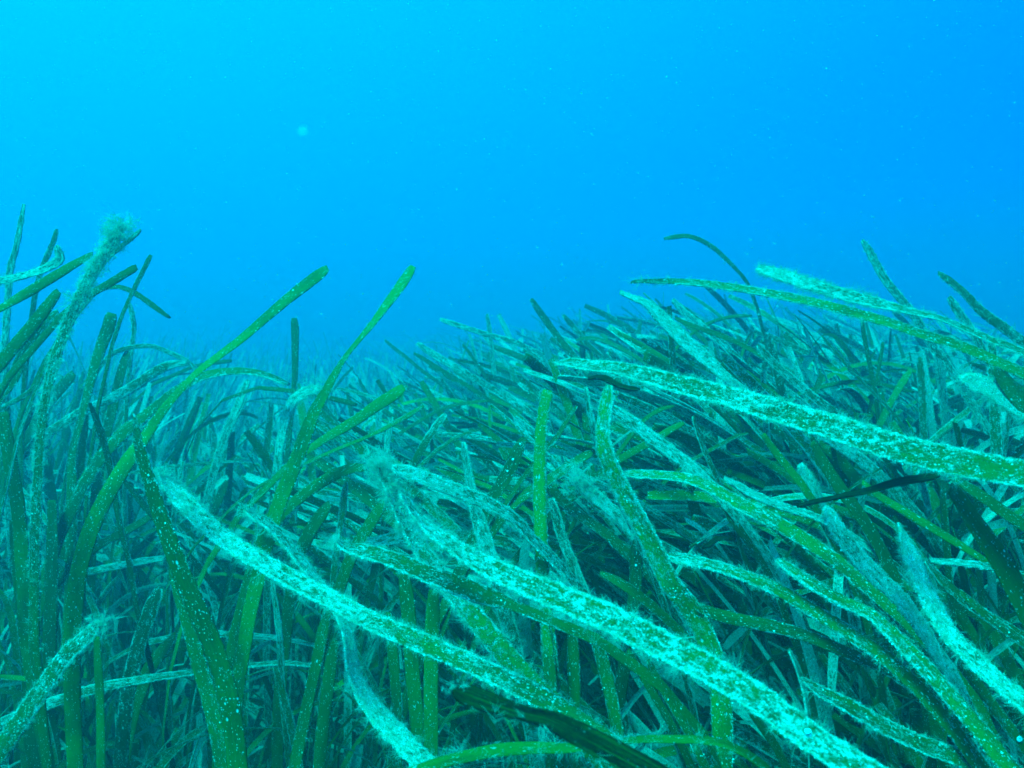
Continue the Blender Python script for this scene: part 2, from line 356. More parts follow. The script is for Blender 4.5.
# --- left side, rising into the open water
H('thin pale leaf at the far left edge, its tip the highest of all', [(24,204,3),(20,228,5),(16,248,6),(11,266,7),(8,300,7),(5,345,8)], crust=.9, fuzz=.5, tone=.3, d=.62)
H('short speckled green tip just right of the highest pale tip at far left', [(57,229,4),(54,240,6),(49,252,6),(42,268,6),(34,300,6)], crust=.6, fuzz=.3, tone=.4, d=.66)
H('fluffy pale leaf lying level at the left edge under the short speckled tip', [(56,246,5),(60,258,10),(48,267,9),(25,275,7),(0,281,8),(-30,290,8)], crust=1, fuzz=1, tone=.2, d=.50)
H('smooth dark green leaf slanting up from the left edge to the feathery leaf', [(93,254,5),(75,264,9),(50,279,11),(25,294,11),(0,309,7),(-40,338,8)], crust=.18, tone=.62, d=.45)
H('tall pale leaf with a large feathery tuft of algae on its tip at left', [(121,226,8),(112,242,11),(100,260,12),(86,285,13),(73,312,12),(61,342,11),(52,372,11),(43,420,11),(39,470,11),(36,520,12),(35,570,12),(34,640,12)], crust=(1,.2), fuzz=(2,.1), tone=.42, d=.44, tuft=((0,.0075,900),(.03,.007,700),(.07,.006,500),(.12,.006,400),(.2,.006,350)), len_fuzz=.005)
H('thin pale sliver pointing up right out of the feathery tuft', [(141,230,2),(132,238,4),(121,247,4),(110,256,4),(95,275,4)], crust=.9, fuzz=.3, d=.45)
H('short dark green leaf with a squared tip crossing behind the feathery leaf', [(137,267,8),(125,274,9),(110,283,9),(96,291,8),(84,298,7),(60,318,8)], crust=.25, tone=.45, d=.50)
H('broad green leaf running from the left edge up to the feathery leaf', [(59,291,9),(46,308,13),(32,326,14),(14,347,14),(-4,368,14),(-30,395,14)], crust=.25, tone=.6, d=.47)
H('speckled broad leaf just under the broad green leaf at the left edge', [(58,312,8),(47,322,11),(33,339,13),(22,358,13),(14,376,13),(-2,398,14),(-20,425,14)], crust=.55, fuzz=.2, tone=.45, d=.52)
H('dark green straight leaf with a flat cut top, right of the tall feathery leaf', [(112,313,13),(108,328,14),(102,344,13),(93,373,11),(82,417,8),(73,455,8),(72,487,12),(72,530,13),(70,600,13),(66,665,13)], crust=.3, tone=.48, d=.62)
H('thin straight leaf standing in front of open water beside the bent short leaf', [(151,255,5),(145,267,5),(137,283,5),(129,300,4),(122,316,4),(113,342,4)], crust=.45, fuzz=.1, tone=.4, d=.6)
H('short leaf whose tip hangs down to the right over open water at left', [(170,318,3),(156,308,6),(141,297,6),(129,290,6),(119,287,5),(100,290,5),(80,310,5)], crust=.35, tone=.5, d=.64)
H('wispy pale strand hanging below the short drooping leaf', [(128,300,3),(132,313,5),(134,327,5),(133,340,5),(130,360,5)], crust=.9, fuzz=.6, d=.75)
H('narrow dark leaf behind the arching pale leaves at left', [(128,351,6),(124,362,9),(119,380,10),(112,410,11),(104,440,11)], crust=.3, tone=.35, d=.72)
H('slim pale leaf arching over at left, above the thicker crusted arch', [(201,374,3),(188,362,5),(168,352,5),(150,346,5),(134,347,5),(112,354,5),(96,372,5),(85,398,5)], crust=.8, fuzz=.3, tone=.3, d=.72)
H('tiny dark level tip poking out right of the long smooth green leaf', [(232,361,4),(220,362,5),(205,364,4),(190,368,4)], crust=.15, tone=.3, d=.9)
H('long smooth green leaf reaching up right to a bright blunt tip in open water', [(328,268,8),(320,274,12),(308,283,13),(290,297,12),(262,321,10),(240,340,9),(220,355,8),(198,372,7),(178,393,8),(160,415,10),(146,436,13),(130,458,16),(108,494,18),(90,532,19),(80,566,19),(72,640,19)], crust=(.22,.1), tone=.72, d=.46)
H('crusted leaf arching right and ending in a dark tip left of the upright stub', [(289,385,4),(276,379,6),(258,373,7),(236,371,8),(216,373,9),(198,378,10),(178,390,11),(152,410,12),(128,430,13),(106,452,13),(84,485,14)], crust=(.65,.35), fuzz=.35, tone=.5, d=.6)
H('thick crusted leaf arching behind the long smooth green leaf', [(189,364,5),(175,364,9),(158,370,11),(140,382,11),(120,394,11),(100,404,11),(78,414,11)], crust=.75, fuzz=.3, tone=.35, d=.68)
H('blunt dark green tip low behind the tall feathery leaf', [(74,373,9),(67,381,12),(58,391,12),(44,408,12)], crust=.2, tone=.3, d=.75)
H('narrow leaf with a pale edge slanting down to the left edge', [(46,375,3),(36,386,5),(22,397,5),(3,407,5),(-25,420,5)], crust=.5, tone=.4, d=.6)
H('dark broad leaf standing against the left edge at mid height', [(3,412,12),(7,440,14),(11,466,15),(17,500,15),(22,560,15),(26,640,15)], crust=.12, tone=.5, d=.5)
H('stubby speckled leaf between the left edge and the tall feathery leaf', [(33,404,9),(26,418,12),(16,436,12),(6,458,12)], crust=.35, tone=.45, d=.68)
H('green leaf slanting behind the big lower stretch of the long smooth leaf', [(131,424,11),(114,442,14),(98,462,15),(83,486,15),(70,520,15)], crust=.25, tone=.55, d=.66)
H('dark pointed leaf rising steeply left of the big pale crusted leaf', [(133,412,4),(136,425,8),(138,440,10),(147,473,14),(159,512,17),(172,548,20),(185,582,23),(201,618,24),(219,664,25),(232,720,26),(238,775,26),(242,830,26)], crust=(.3,.08), tone=.42, d=.36, fuzz=(.25,0), pointed=True)
H('lighter green leaf with a bright rim tucked behind the dark pointed leaf', [(172,570,8),(178,592,12),(187,622,14),(197,658,16),(212,710,18),(224,768,20),(230,820,20)], crust=.35, tone=.6, d=.45)
H('thin bluish leaf dropping steeply between broader leaves at left', [(90,403,3),(97,422,7),(106,450,7),(114,492,6),(121,530,6),(130,566,6),(136,604,6)], crust=.3, tone=.05, d=.55)
H('short bluish leaf slanting down right to the dark pointed leaf', [(121,477,4),(134,493,7),(150,513,7),(165,530,7)], crust=.2, tone=.05, d=.6)
H('dark leaf crossing level behind the dark pointed leaf', [(156,513,5),(142,522,8),(122,533,9),(98,546,9),(75,565,9)], crust=.2, tone=.3, d=.62)
H('frayed green leaf with a fluffy pale tip near the lower left corner', [(99,624,10),(90,634,16),(70,652,19),(42,690,21),(14,730,23),(-12,768,24),(-40,810,24)], crust=(.75,.15), fuzz=(1.2,.1), tone=.52, d=.42, tuft=((0,.007,500),))
H('thin upright green leaf hanging below the fluffy tip near lower left', [(97,636,6),(98,660,9),(100,700,9),(101,768,10),(101,830,10)], crust=.1, tone=.62, d=.46)
H('pale crusted leaf lying level across the lower left, passing behind the dark pointed leaf', [(317,667,3),(300,664,5),(256,665,5),(224,670,6),(190,673,7),(159,677,8),(128,682,10),(106,686,11),(69,697,12),(38,708,12),(0,724,12),(-40,745,12)], crust=.85, fuzz=.2, tone=.4, d=(.56,.47))
H('smooth green edge-on leaf lying level at the lower left edge', [(82,689,4),(60,684,6),(35,680,6),(0,677,6),(-35,676,6)], crust=.25, tone=.6, d=.52)
H('short crusted leaf lying level right of the dark pointed leaf', [(318,646,4),(300,642,5),(267,637,6),(235,635,7),(208,633,7),(180,636,7)], crust=.9, tone=.3, d=.58)
H('dark leaf with rows of pale dots standing behind the dark pointed leaf', [(161,587,8),(154,602,16),(146,624,17),(138,648,17),(128,690,17)], crust=.5, grain=.9, tone=.0, d=.55)
H('green leaf leaning right in the shade at the bottom left', [(176,634,7),(165,648,13),(150,668,15),(137,700,15),(127,740,15),(122,790,15)], crust=.3, tone=.5, d=.57)
H('bright pale leaf lying flat behind the upright leaves at left', [(166,558,5),(150,560,7),(133,563,8),(112,567,8),(92,571,8),(70,574,8),(50,578,8),(20,588,8)], crust=.9, tone=.3, d=.7)
H('broad shaded leaf standing third from the left edge at the bottom', [(14,520,10),(17,560,13),(23,610,14),(28,665,14),(30,740,14)], crust=.15, tone=.35, d=.55)
H('shaded upright leaf with a faint blue sheen behind the tall feathery leaf', [(52,500,10),(52,560,13),(50,620,14),(48,700,14)], crust=.15, tone=.3, d=.6)
# --- the gap between left and middle
H('hairy pale leaf standing alone in the hazy hollow left of centre', [(248,380,5),(243,392,8),(237,407,8),(229,425,8),(221,447,9),(214,472,9),(208,497,9),(203,520,9)], crust=.95, fuzz=.8, tone=.35, d=.75)
H('thin pale leaf lying level across the hazy hollow', [(242,461,2),(208,463,3),(180,466,4),(155,469,4),(128,474,4),(105,482,4)], crust=.6, tone=.35, d=.8)
H('small dark leaf behind the hairy pale leaf in the hollow', [(227,481,6),(222,492,9),(214,513,9),(205,540,9)], crust=.25, tone=.35, d=.85)
H('small wispy tip standing just above the start of the big pale crusted leaf', [(183,461,4),(182,470,5),(179,484,5),(176,500,5)], crust=.9, fuzz=.7, d=.6)
H('big pale crusted leaf sweeping from mid left down to the bottom centre', [(162,474,7),(170,484,16),(178,494,20),(190,507,22),(210,527,22),(232,544,22),(255,558,22),(290,578,23),(327,597,23),(366,618,24),(416,640,25),(456,657,25),(496,675,26),(540,697,27),(590,730,30),(650,775,33),(700,800,33)], crust=(1.45,.2), fuzz=(1.7,.2), tone=.5, d=(.40,.30), tuft=((0,.006,400),), len_fuzz=.005)
H('bright white leaf that slips under the big crusted leaf and bends to the bottom', [(248,511,5),(256,516,9),(267,523,11),(280,535,12),(295,553,12),(313,577,12),(331,600,13),(345,622,16),(350,645,14),(353,668,15),(363,692,20),(384,721,27),(408,746,29),(432,772,30),(452,792,30)], crust=(1.0,1.5), fuzz=(1.0,.9), tone=.4, d=(.46,.37), tuft=((0,.006,300),), len_fuzz=.007)
H('upright dark stub with a flat top standing in open water left of centre', [(294,318,8),(295,330,9),(295,350,8),(295,372,7),(294,392,6),(290,425,6)], crust=.2, tone=.35, d=.8)
H('tall green leaf left of centre that narrows and widens again below its tip', [(413,266,8),(407,276,11),(396,292,11),(384,308,9),(372,324,7),(358,341,5),(346,356,5),(335,374,8),(324,394,11),(314,413,14),(306,434,16),(294,466,17),(279,504,17),(266,545,17)], crust=(.35,.2), fuzz=(.2,.1), tone=.72, d=.47)
H('green blunt leaf slanting up right from the foot of the tall green leaf', [(404,387,10),(396,393,13),(376,406,13),(356,420,12),(338,431,11),(320,442,9),(303,454,8),(286,468,8)], crust=.22, tone=.70, d=.52)
H('short dark level tip just left of the blunt slanting leaf', [(357,405,5),(350,403,6),(338,400,6),(322,396,5),(305,392,5)], crust=.25, tone=.3, d=.68)
H('pale fluffy leaf behind the tall green leaf, below the upright stub', [(322,388,6),(306,392,12),(292,403,12),(285,420,10),(280,445,9)], crust=1.1, fuzz=1.3, tone=.3, d=.62, tuft=((.1,.010,400),))
H('long thin edge-on leaf rising right across the tall green leaf', [(424,406,4),(404,418,6),(386,428,5),(365,438,4),(343,447,4),(320,457,4),(297,468,4),(275,478,3),(254,490,3),(232,508,3)], crust=.35, tone=.6, d=.58)
H('dark leaf curving up from lower left to end at the fluffy junction', [(366,468,9),(355,468,11),(331,477,13),(306,493,13),(284,512,13),(262,541,13),(250,575,13)], crust=.25, fuzz=.2, tone=.5, d=.49)
H('short crusted tip standing above the fluffy junction', [(393,417,3),(391,425,6),(388,440,6),(386,462,6)], crust=.9, d=.6)
H('dark leaf with a white crusted tip leaning right above the centre', [(446,414,5),(440,421,8),(431,434,9),(422,448,9),(413,466,9)], crust=(.9,.2), tone=.4, d=.62)
H('thin leaf with a dark tip leaning right beside the white tipped dark leaf', [(480,430,3),(468,433,4),(455,439,5),(441,448,5),(428,459,5),(415,472,5)], crust=.6, tone=.4, d=.66)
H('narrow dotted leaf hanging left of the dark curved leaf', [(346,482,5),(344,497,8),(342,515,8),(338,541,8),(334,575,8)], crust=.55, tone=.45, d=.54)
H('rounded dark green leaf under the fluffy junction', [(384,500,8),(378,511,13),(367,529,14),(356,546,14),(346,570,14)], crust=.3, tone=.55, d=.5)
H('soft green leaf shaded beneath the dark curved leaf', [(330,503,8),(322,514,14),(310,532,15),(298,560,15),(290,600,15)], crust=.25, tone=.5, d=.56)
# --- centre
H('pale leaf with a large fluffy clump at its top, running down to the bottom centre', [(378,461,8),(384,472,16),(392,487,17),(402,512,18),(415,538,20),(431,563,22),(450,588,24),(475,617,27),(500,648,30),(527,680,32),(553,706,33),(590,745,34)], crust=(1.2,.25), fuzz=(2.2,.3), tone=.65, d=(.41,.38), tuft=((0,.008,700),(.04,.008,600),(.08,.008,500),(.13,.007,350)), len_fuzz=.006)
H('pitted white leaf leading right from the fluffy clump and curving down', [(392,468,7),(402,471,15),(418,476,17),(437,483,17),(463,493,17),(488,503,15),(510,515,13),(532,538,12),(556,562,12),(578,588,12),(598,612,12)], crust=(1.1,.8), fuzz=(.8,.3), tone=.35, d=(.39,.42))
H('upright crusted leaf crossing behind the pitted white leaf', [(463,442,5),(466,460,8),(470,482,10),(474,503,13),(481,528,18),(488,552,19),(496,580,19)], crust=(.9,1.15), fuzz=.4, tone=.35, d=.47)
H('crusted leaf from the left of centre that dives under the broad bright leaf', [(337,541,6),(347,547,11),(358,550,15),(383,556,18),(411,567,21),(446,581,23),(481,594,25),(515,606,12)], crust=(.9,.4), fuzz=(.9,.1), tone=.5, d=(.36,.345), tuft=((0,.005,250),))  # growth lessened towards the base to darken it, painting the bright leaf's shade
H('broad brightest leaf sweeping from the centre to the bottom right', [(404,496,7),(416,513,10),(431,529,14),(450,543,18),(473,558,23),(498,571,29),(530,585,34),(566,600,37),(606,617,39),(648,638,40),(690,659,40),(725,678,40),(765,703,40),(805,733,40),(855,765,42),(910,800,44)], crust=(1.0,.85), fuzz=(1.0,.3), tone=.5, d=(.33,.235), worm=((.80,.0008),), len_fuzz=.005)
H('upright green leaf with bright rims and a flat top right at the centre', [(548,390,13),(545,405,14),(541,435,14),(540,465,15),(540,500,16),(541,535,16),(542,570,16),(546,610,16),(550,650,16)], crust=.5, fuzz=.3, tone=.8, d=.42)
H('big speckled leaf curving down from below the torn dark flap', [(609,385,8),(607,398,14),(604,418,16),(603,440,18),(608,460,20),(618,482,22),(637,518,24),(655,552,25),(668,580,26),(688,606,27),(706,638,27),(718,674,27),(722,722,27),(722,790,27)], crust=(.8,.35), fuzz=(.4,.2), tone=.85, d=.36)
H('narrow pale leaf hugging the left side of the big speckled leaf', [(586,387,4),(589,405,6),(594,428,7),(601,452,8),(612,482,8),(630,520,8)], crust=1.0, fuzz=.3, tone=.4, d=.43)
H('thin leaf with a bright edge leaning right behind the central upright leaf', [(577,406,3),(569,418,5),(557,437,6),(542,455,6),(527,473,6),(505,505,6)], crust=.45, tone=.5, d=.5)
H('dark leaf with large white dots left of the central upright leaf', [(524,438,8),(518,450,14),(508,472,15),(494,496,15),(478,530,15)], crust=.35, grain=1.0, tone=.25, d=.5, worm=((.12,.0005),(.25,.0006),(.4,.0005)))
H('dark green leaf pointing up right behind the central upright leaf', [(592,452,8),(580,459,11),(553,477,12),(530,491,12),(513,504,12),(490,534,12)], crust=.3, tone=.48, d=.50)
H('dark green leaf slanting down right from behind the central upright leaf', [(540,478,6),(556,494,12),(574,511,12),(604,532,12),(630,556,12)], crust=.4, tone=.35, d=.52)
H('cloudy pale leaf sinking into the tangle left of the big speckled leaf', [(575,478,8),(585,487,14),(602,502,15),(620,517,15),(640,538,15),(658,566,15)], crust=1.2, fuzz=1.6, tone=.4, d=.47, tuft=((0,.011,500),(.15,.009,300)))
H('faint pale speckled leaf right beside the central upright leaf at mid height', [(551,498,7),(556,515,11),(562,536,12),(572,562,12),(584,592,12)], crust=.9, fuzz=.4, tone=.3, d=.5)
H('crusted leaf running down right out of the haze beside the big speckled leaf', [(603,402,7),(612,410,12),(630,421,14),(652,438,15),(674,454,15),(694,470,15),(712,488,13),(730,508,13)], crust=1.1, fuzz=.7, tone=.35, d=.46)
H('pale leaf with a level start that becomes green and curves down right', [(623,473,6),(640,474,10),(662,475,10),(690,479,12),(714,489,14),(740,504,16),(775,522,17),(805,540,17),(835,560,16),(868,588,16),(900,615,16)], crust=(.8,.3), fuzz=(.7,.1), tone=.7, d=(.46,.40))
H('plain green leaf pointing up right beside the narrow bright green one', [(684,423,6),(670,430,8),(655,440,9),(640,448,9),(622,458,9),(600,474,9)], crust=.15, tone=.55, d=.52)
H('small curved green tip just under the long thick leaf near the centre', [(674,406,3),(662,409,5),(651,415,5),(640,425,5),(628,440,5)], crust=.2, tone=.55, d=.54)
H('slim dotted leaf standing under the long thick leaf', [(693,416,3),(697,430,5),(705,452,6),(712,468,6),(720,484,6),(730,510,6)], crust=.7, tone=.35, d=.5)
H('thin twig-like leaf slanting right below the long thick leaf', [(748,433,2),(735,437,4),(720,445,4),(705,453,4),(688,463,4),(665,482,4)], crust=.5, tone=.5, d=.55)
H('pale leaf lying beside the green curve, left of the black dead leaf', [(724,478,5),(740,487,8),(759,497,9),(788,508,9),(819,518,8),(850,535,8)], crust=1.1, fuzz=.3, tone=.35, d=.44)
H('dark green leaf with pale rim dropping below the central tangle', [(722,506,5),(735,524,9),(750,545,9),(766,570,9),(780,600,9)], crust=.3, tone=.5, d=.46)
H('dark leaf with two big white dots, right of the middle', [(637,538,8),(636,552,14),(636,575,15),(634,598,15),(630,630,15)], crust=.25, tone=.15, d=.45, worm=((.35,.0006),(.62,.0005)))
H('smooth green leaf between the broad brightest leaf and the big speckled leaf', [(600,573,5),(615,580,10),(634,592,11),(652,606,11),(672,624,11),(700,652,11)], crust=.25, tone=.55, d=.40)
H('small black curled scrap caught between leaves right of the middle', [(732,540,2),(724,538,4),(717,539,5),(709,545,5),(702,549,2)], crust=.1, mat=M_DEAD, name='dead_leaf', cat='dead leaf', d=.43, free=True, grain=0)
# --- far and mid leaves poking up round the skyline
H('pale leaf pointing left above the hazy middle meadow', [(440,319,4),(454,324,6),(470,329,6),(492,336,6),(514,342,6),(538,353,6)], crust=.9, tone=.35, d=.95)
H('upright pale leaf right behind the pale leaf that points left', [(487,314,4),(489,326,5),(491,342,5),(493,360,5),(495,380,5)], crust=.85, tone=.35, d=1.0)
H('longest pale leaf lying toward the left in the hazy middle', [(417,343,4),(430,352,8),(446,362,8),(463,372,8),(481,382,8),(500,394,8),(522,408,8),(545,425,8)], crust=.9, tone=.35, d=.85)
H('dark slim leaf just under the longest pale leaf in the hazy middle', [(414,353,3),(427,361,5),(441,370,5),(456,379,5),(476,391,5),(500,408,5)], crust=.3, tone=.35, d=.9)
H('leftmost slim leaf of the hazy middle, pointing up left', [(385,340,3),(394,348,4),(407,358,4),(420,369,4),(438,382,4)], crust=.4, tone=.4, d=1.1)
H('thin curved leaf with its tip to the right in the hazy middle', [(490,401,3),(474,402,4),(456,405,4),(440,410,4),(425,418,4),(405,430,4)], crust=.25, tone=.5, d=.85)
H('green leaf leaning left, first to break the skyline right of the hazy gap', [(531,299,5),(537,308,7),(545,319,8),(552,329,8),(561,341,8),(575,357,8)], crust=.5, tone=.5, d=.85)
H('second green leaf leaning left at the skyline, lower than its neighbour', [(563,315,4),(570,323,6),(577,331,6),(586,342,6),(600,356,6)], crust=.5, tone=.45, d=.9)
H('green leaf bowed left behind the crusted tip of the long thick leaf', [(576,340,3),(590,338,5),(607,342,5),(622,349,5),(638,358,5),(655,370,5)], crust=.4, tone=.55, d=.88)
H('pale crusted leaf slanting down right beneath the dark tipped arching leaf', [(620,292,4),(632,297,5),(646,303,8),(656,312,13),(672,328,16),(688,343,16),(704,357,15),(722,372,14),(742,386,13),(760,400,12)], crust=1.2, fuzz=.7, tone=.35, d=.55)
H('small pale leaf with a blurred tip right of the slanting crusted leaf', [(673,299,4),(681,309,8),(692,319,9),(706,330,9),(722,343,9)], crust=1.0, fuzz=.4, tone=.35, d=.75)
H('green leaf crossing level behind the slanting crusted leaf', [(675,318,3),(688,324,5),(705,330,6),(722,336,6),(738,343,6),(760,354,6)], crust=.2, tone=.58, d=.7)
H('small bowed green leaf with its tip to the right, under the arching leaf', [(752,316,3),(740,316,4),(725,318,4),(710,323,4),(696,331,4),(680,345,4)], crust=.2, tone=.5, d=.78)
H('slender dark leaf arching alone above the skyline', [(664,239,3),(674,237,5),(687,236,5),(698,239,5),(711,246,5),(723,256,5),(734,267,4),(746,281,4),(756,305,4),(764,335,4),(772,370,5)], crust=.35, fuzz=.2, tone=.4, d=.8)
H('long thick crusted leaf crossing the whole right half below the skyline', [(558,361,6),(570,362,10),(590,365,12),(612,367,14),(640,373,18),(672,382,23),(704,390,25),(736,398,28),(768,408,31),(806,419,33),(846,431,36),(896,447,38),(950,460,39),(1024,474,38),(1080,484,38)], crust=(1.0,.55), fuzz=(1.2,.4), tone=.45, d=(.40,.27), len_fuzz=.005)
H('torn black flap curling under the tip of the long thick leaf', [(588,379,2),(598,377,4),(607,379,7),(616,384,5),(628,388,4),(640,389,3)], crust=.15, mat=M_DEAD, name='torn_leaf_scrap', cat='leaf scrap', d=.37, free=True, grain=0)
H('long arching green leaf with a black tip and a furry pale back', [(631,282,3),(640,281,4),(652,281,5),(670,281,6),(690,282,7),(724,286,8),(768,293,9),(808,301,10),(855,313,11),(890,323,11),(918,333,11),(963,347,12),(993,360,12),(1024,374,13),(1070,398,13)], crust=(.75,.25), fuzz=(.9,.5), tipdark=True, tone=.68, d=(.50,.42), len_fuzz=.004)
H('very furry pale leaf lying just above the long arching green leaf', [(757,268,6),(768,271,11),(784,276,13),(812,285,14),(838,293,14),(862,299,13),(890,306,10),(914,312,7),(940,318,5),(962,327,6),(990,339,7),(1024,352,8),(1070,375,8)], crust=(1.2,.5), fuzz=(2.4,.6), tone=.5, d=(.55,.48), len_fuzz=.006)
H('bead-edged dark leaf rising above both arching leaves', [(862,240,4),(868,249,8),(876,264,9),(885,279,9),(895,292,9),(904,303,9),(918,322,9),(930,342,9),(945,362,9),(962,388,9),(985,425,9)], crust=.75, fuzz=.5, grain=1, tone=.3, d=.62)
H('dark bead-edged leaf reaching down to the right edge above the arching leaves', [(938,273,4),(947,279,7),(963,292,8),(980,310,10),(1003,327,11),(1024,343,11),(1060,372,11)], crust=.55, fuzz=.4, grain=.9, tone=.3, d=.6)
H('short furry stub between the two dark bead-edged leaves', [(949,297,6),(954,305,9),(962,317,9),(972,331,9),(980,345,9),(992,370,9)], crust=.7, fuzz=1.0, tone=.4, d=.64)
H('dark broad leaf dropping under the arching leaf at the right edge', [(995,366,8),(1002,377,15),(1012,391,17),(1026,408,18),(1050,440,18)], crust=.15, tone=.5, d=.5)
H('white fluffy leaf tip with loose threads near the right edge', [(961,380,8),(970,382,20),(982,385,24),(996,392,24),(1010,401,22),(1026,412,20),(1050,430,20)], crust=1.5, fuzz=2.2, tone=.4, d=.5, len_fuzz=.008, tuft=((.1,.009,300),))
H('dark spiny leaf running down through the right middle of the meadow', [(757,345,4),(765,354,8),(778,367,9),(793,380,10),(806,391,10),(820,402,10),(838,415,10)], crust=.65, fuzz=.4, tone=.3, d=.62)
H('thin pale edged leaf slanting right below the arching leaves', [(821,336,3),(831,347,4),(843,361,4),(855,374,4),(868,388,4),(890,410,4)], crust=.6, tone=.4, d=.66)
H('straight dark leaf standing beneath the middle of the arching green leaf', [(862,318,4),(864,335,5),(868,356,5),(872,375,5),(876,395,5)], crust=.2, tone=.45, d=.7)
H('second straight thin dark leaf standing just right of the first one', [(883,342,3),(881,356,4),(878,372,4),(874,392,4)], crust=.2, tone=.35, d=.74)
H('short bright green leaf leaning right in the right middle', [(912,369,5),(906,377,8),(898,390,8),(889,406,8),(880,425,8)], crust=.15, tone=.6, d=.7)
H('upright pale green leaf right of the short bright green one', [(920,357,6),(921,372,9),(922,390,9),(923,412,9),(924,440,9)], crust=.6, tone=.55, d=.68)
H('slim level leaf with its tip to the right across the right middle', [(914,392,3),(902,389,5),(888,386,5),(868,383,5),(850,382,5),(825,386,5)], crust=.2, tone=.5, d=.72)
# --- right and lower right
H('black dead leaf, thin at its pale left end, lying across the right side', [(797,506,2),(812,502,4),(832,498,4),(850,494,5),(869,490,6),(886,485,8),(902,481,9),(922,478,9),(940,475,5)], crust=-.4, mat=M_DEAD, name='dead_leaf', cat='dead leaf', d=(.34,.32), free=True, grain=.15)
H('green leaf emerging under the long thick leaf, left of the black dead leaf', [(763,434,6),(768,442,8),(777,454,9),(788,468,9),(800,482,9),(812,500,9)], crust=.15, tone=.62, d=.44)
H('woolly pale tip just above the left end of the black dead leaf', [(800,464,6),(804,472,12),(809,481,13),(814,492,13),(824,515,13)], crust=1.3, fuzz=1.6, tone=.3, d=.46)
H('long dark leaf passing behind the black dead leaf and going down', [(812,442,8),(824,463,12),(839,487,14),(855,508,14),(870,530,14),(884,556,14),(897,585,14),(908,615,14)], crust=.15, tone=.38, d=.44)
H('speckled white leaf right below the black dead leaf', [(824,508,8),(830,517,16),(838,530,19),(850,547,20),(864,563,20),(880,579,19),(896,594,18),(912,614,17),(930,640,16),(948,668,16)], crust=1.25, fuzz=.5, tone=.4, d=.38)
H('white tapering leaf with a sharp tip standing among the lower right leaves', [(899,523,3),(902,532,8),(907,545,14),(913,560,18),(921,582,20),(931,602,21),(940,620,21),(953,638,21),(970,655,21),(992,676,21),(1024,702,22),(1060,730,22)], crust=(1.6,1.0), fuzz=(1.2,.5), pointed=True, tone=.4, d=(.36,.30), len_fuzz=.005)
H('plain green leaf with a light midline running down right of the black dead leaf', [(862,482,5),(879,496,8),(897,507,9),(915,518,10),(932,528,10),(950,539,9),(968,550,8),(985,561,7),(1010,580,7)], crust=.12, tone=.66, d=.40)
H('wide dark blurred leaf at the right edge below the thick crusted leaf', [(950,487,12),(962,503,17),(975,523,20),(989,543,24),(1002,563,26),(1018,592,28),(1038,630,30),(1060,680,30)], crust=.12, tone=.42, d=.31)
H('green leaf running to the right edge just above the wide dark blurred leaf', [(955,478,8),(972,490,12),(990,502,13),(1008,515,13),(1030,530,13),(1060,552,13)], crust=.2, tone=.55, d=.39)
H('pale speckled level leaf ending at the wide dark blurred leaf', [(930,560,4),(945,562,7),(960,563,8),(978,565,8),(998,569,8),(1024,576,8),(1050,584,8)], crust=1.0, tone=.4, d=.37)
H('pale leaf running level then down to the right in the lower right', [(664,556,7),(676,558,12),(696,562,13),(718,567,13),(750,578,14),(782,592,15),(815,612,16),(850,634,17),(885,658,17),(915,685,17),(950,725,17)], crust=(.85,.35), fuzz=(.6,.2), tone=.6, d=(.38,.33))
H('leaf with a pale tapering start that widens green down to the bottom right', [(777,560,5),(790,569,11),(809,582,13),(830,595,13),(852,606,13),(870,614,13),(888,630,16),(908,650,18),(929,672,19),(950,696,20),(975,725,21),(1004,762,23),(1030,800,23)], crust=(.9,.35), fuzz=(.6,.2), tone=.7, d=(.36,.30))
H('dark shaded leaf with a thin light upper rim in the lower right', [(694,605,8),(706,611,13),(730,618,15),(760,624,15),(790,631,14),(822,642,14),(852,655,13),(885,669,12),(915,690,12),(945,720,12)], crust=(.25,.4), tone=.3, d=.36)
H('yellowish green leaf with pale spots running into the bottom right corner area', [(803,680,5),(818,690,12),(842,702,16),(866,716,18),(890,729,19),(922,744,20),(960,758,21),(1000,780,22)], crust=.75, fuzz=.3, tone=.55, d=.33, worm=((.86,.0008),))
H('narrow green leaf beside the foot of the white tapering leaf', [(936,632,6),(950,650,11),(968,672,13),(985,695,13),(1002,718,13),(1022,746,13),(1045,780,13)], crust=.4, tone=.55, d=.34, worm=((.75,.001),))
H('faint pale leaf hanging straight down above the yellowish green leaf', [(789,650,2),(795,662,4),(800,676,5),(805,692,5),(808,712,5)], crust=.9, tone=.4, d=.36)
H('slim olive leaf running down right along the right edge', [(960,592,6),(975,606,10),(992,620,11),(1010,633,11),(1030,648,11),(1060,672,11)], crust=.5, tone=.45, d=.37)
H('leaf with light streaks between the dark leaf and the right edge', [(925,560,5),(942,580,10),(962,598,12),(984,614,12),(1008,628,12),(1035,645,12)], crust=.6, tone=.4, d=.40)
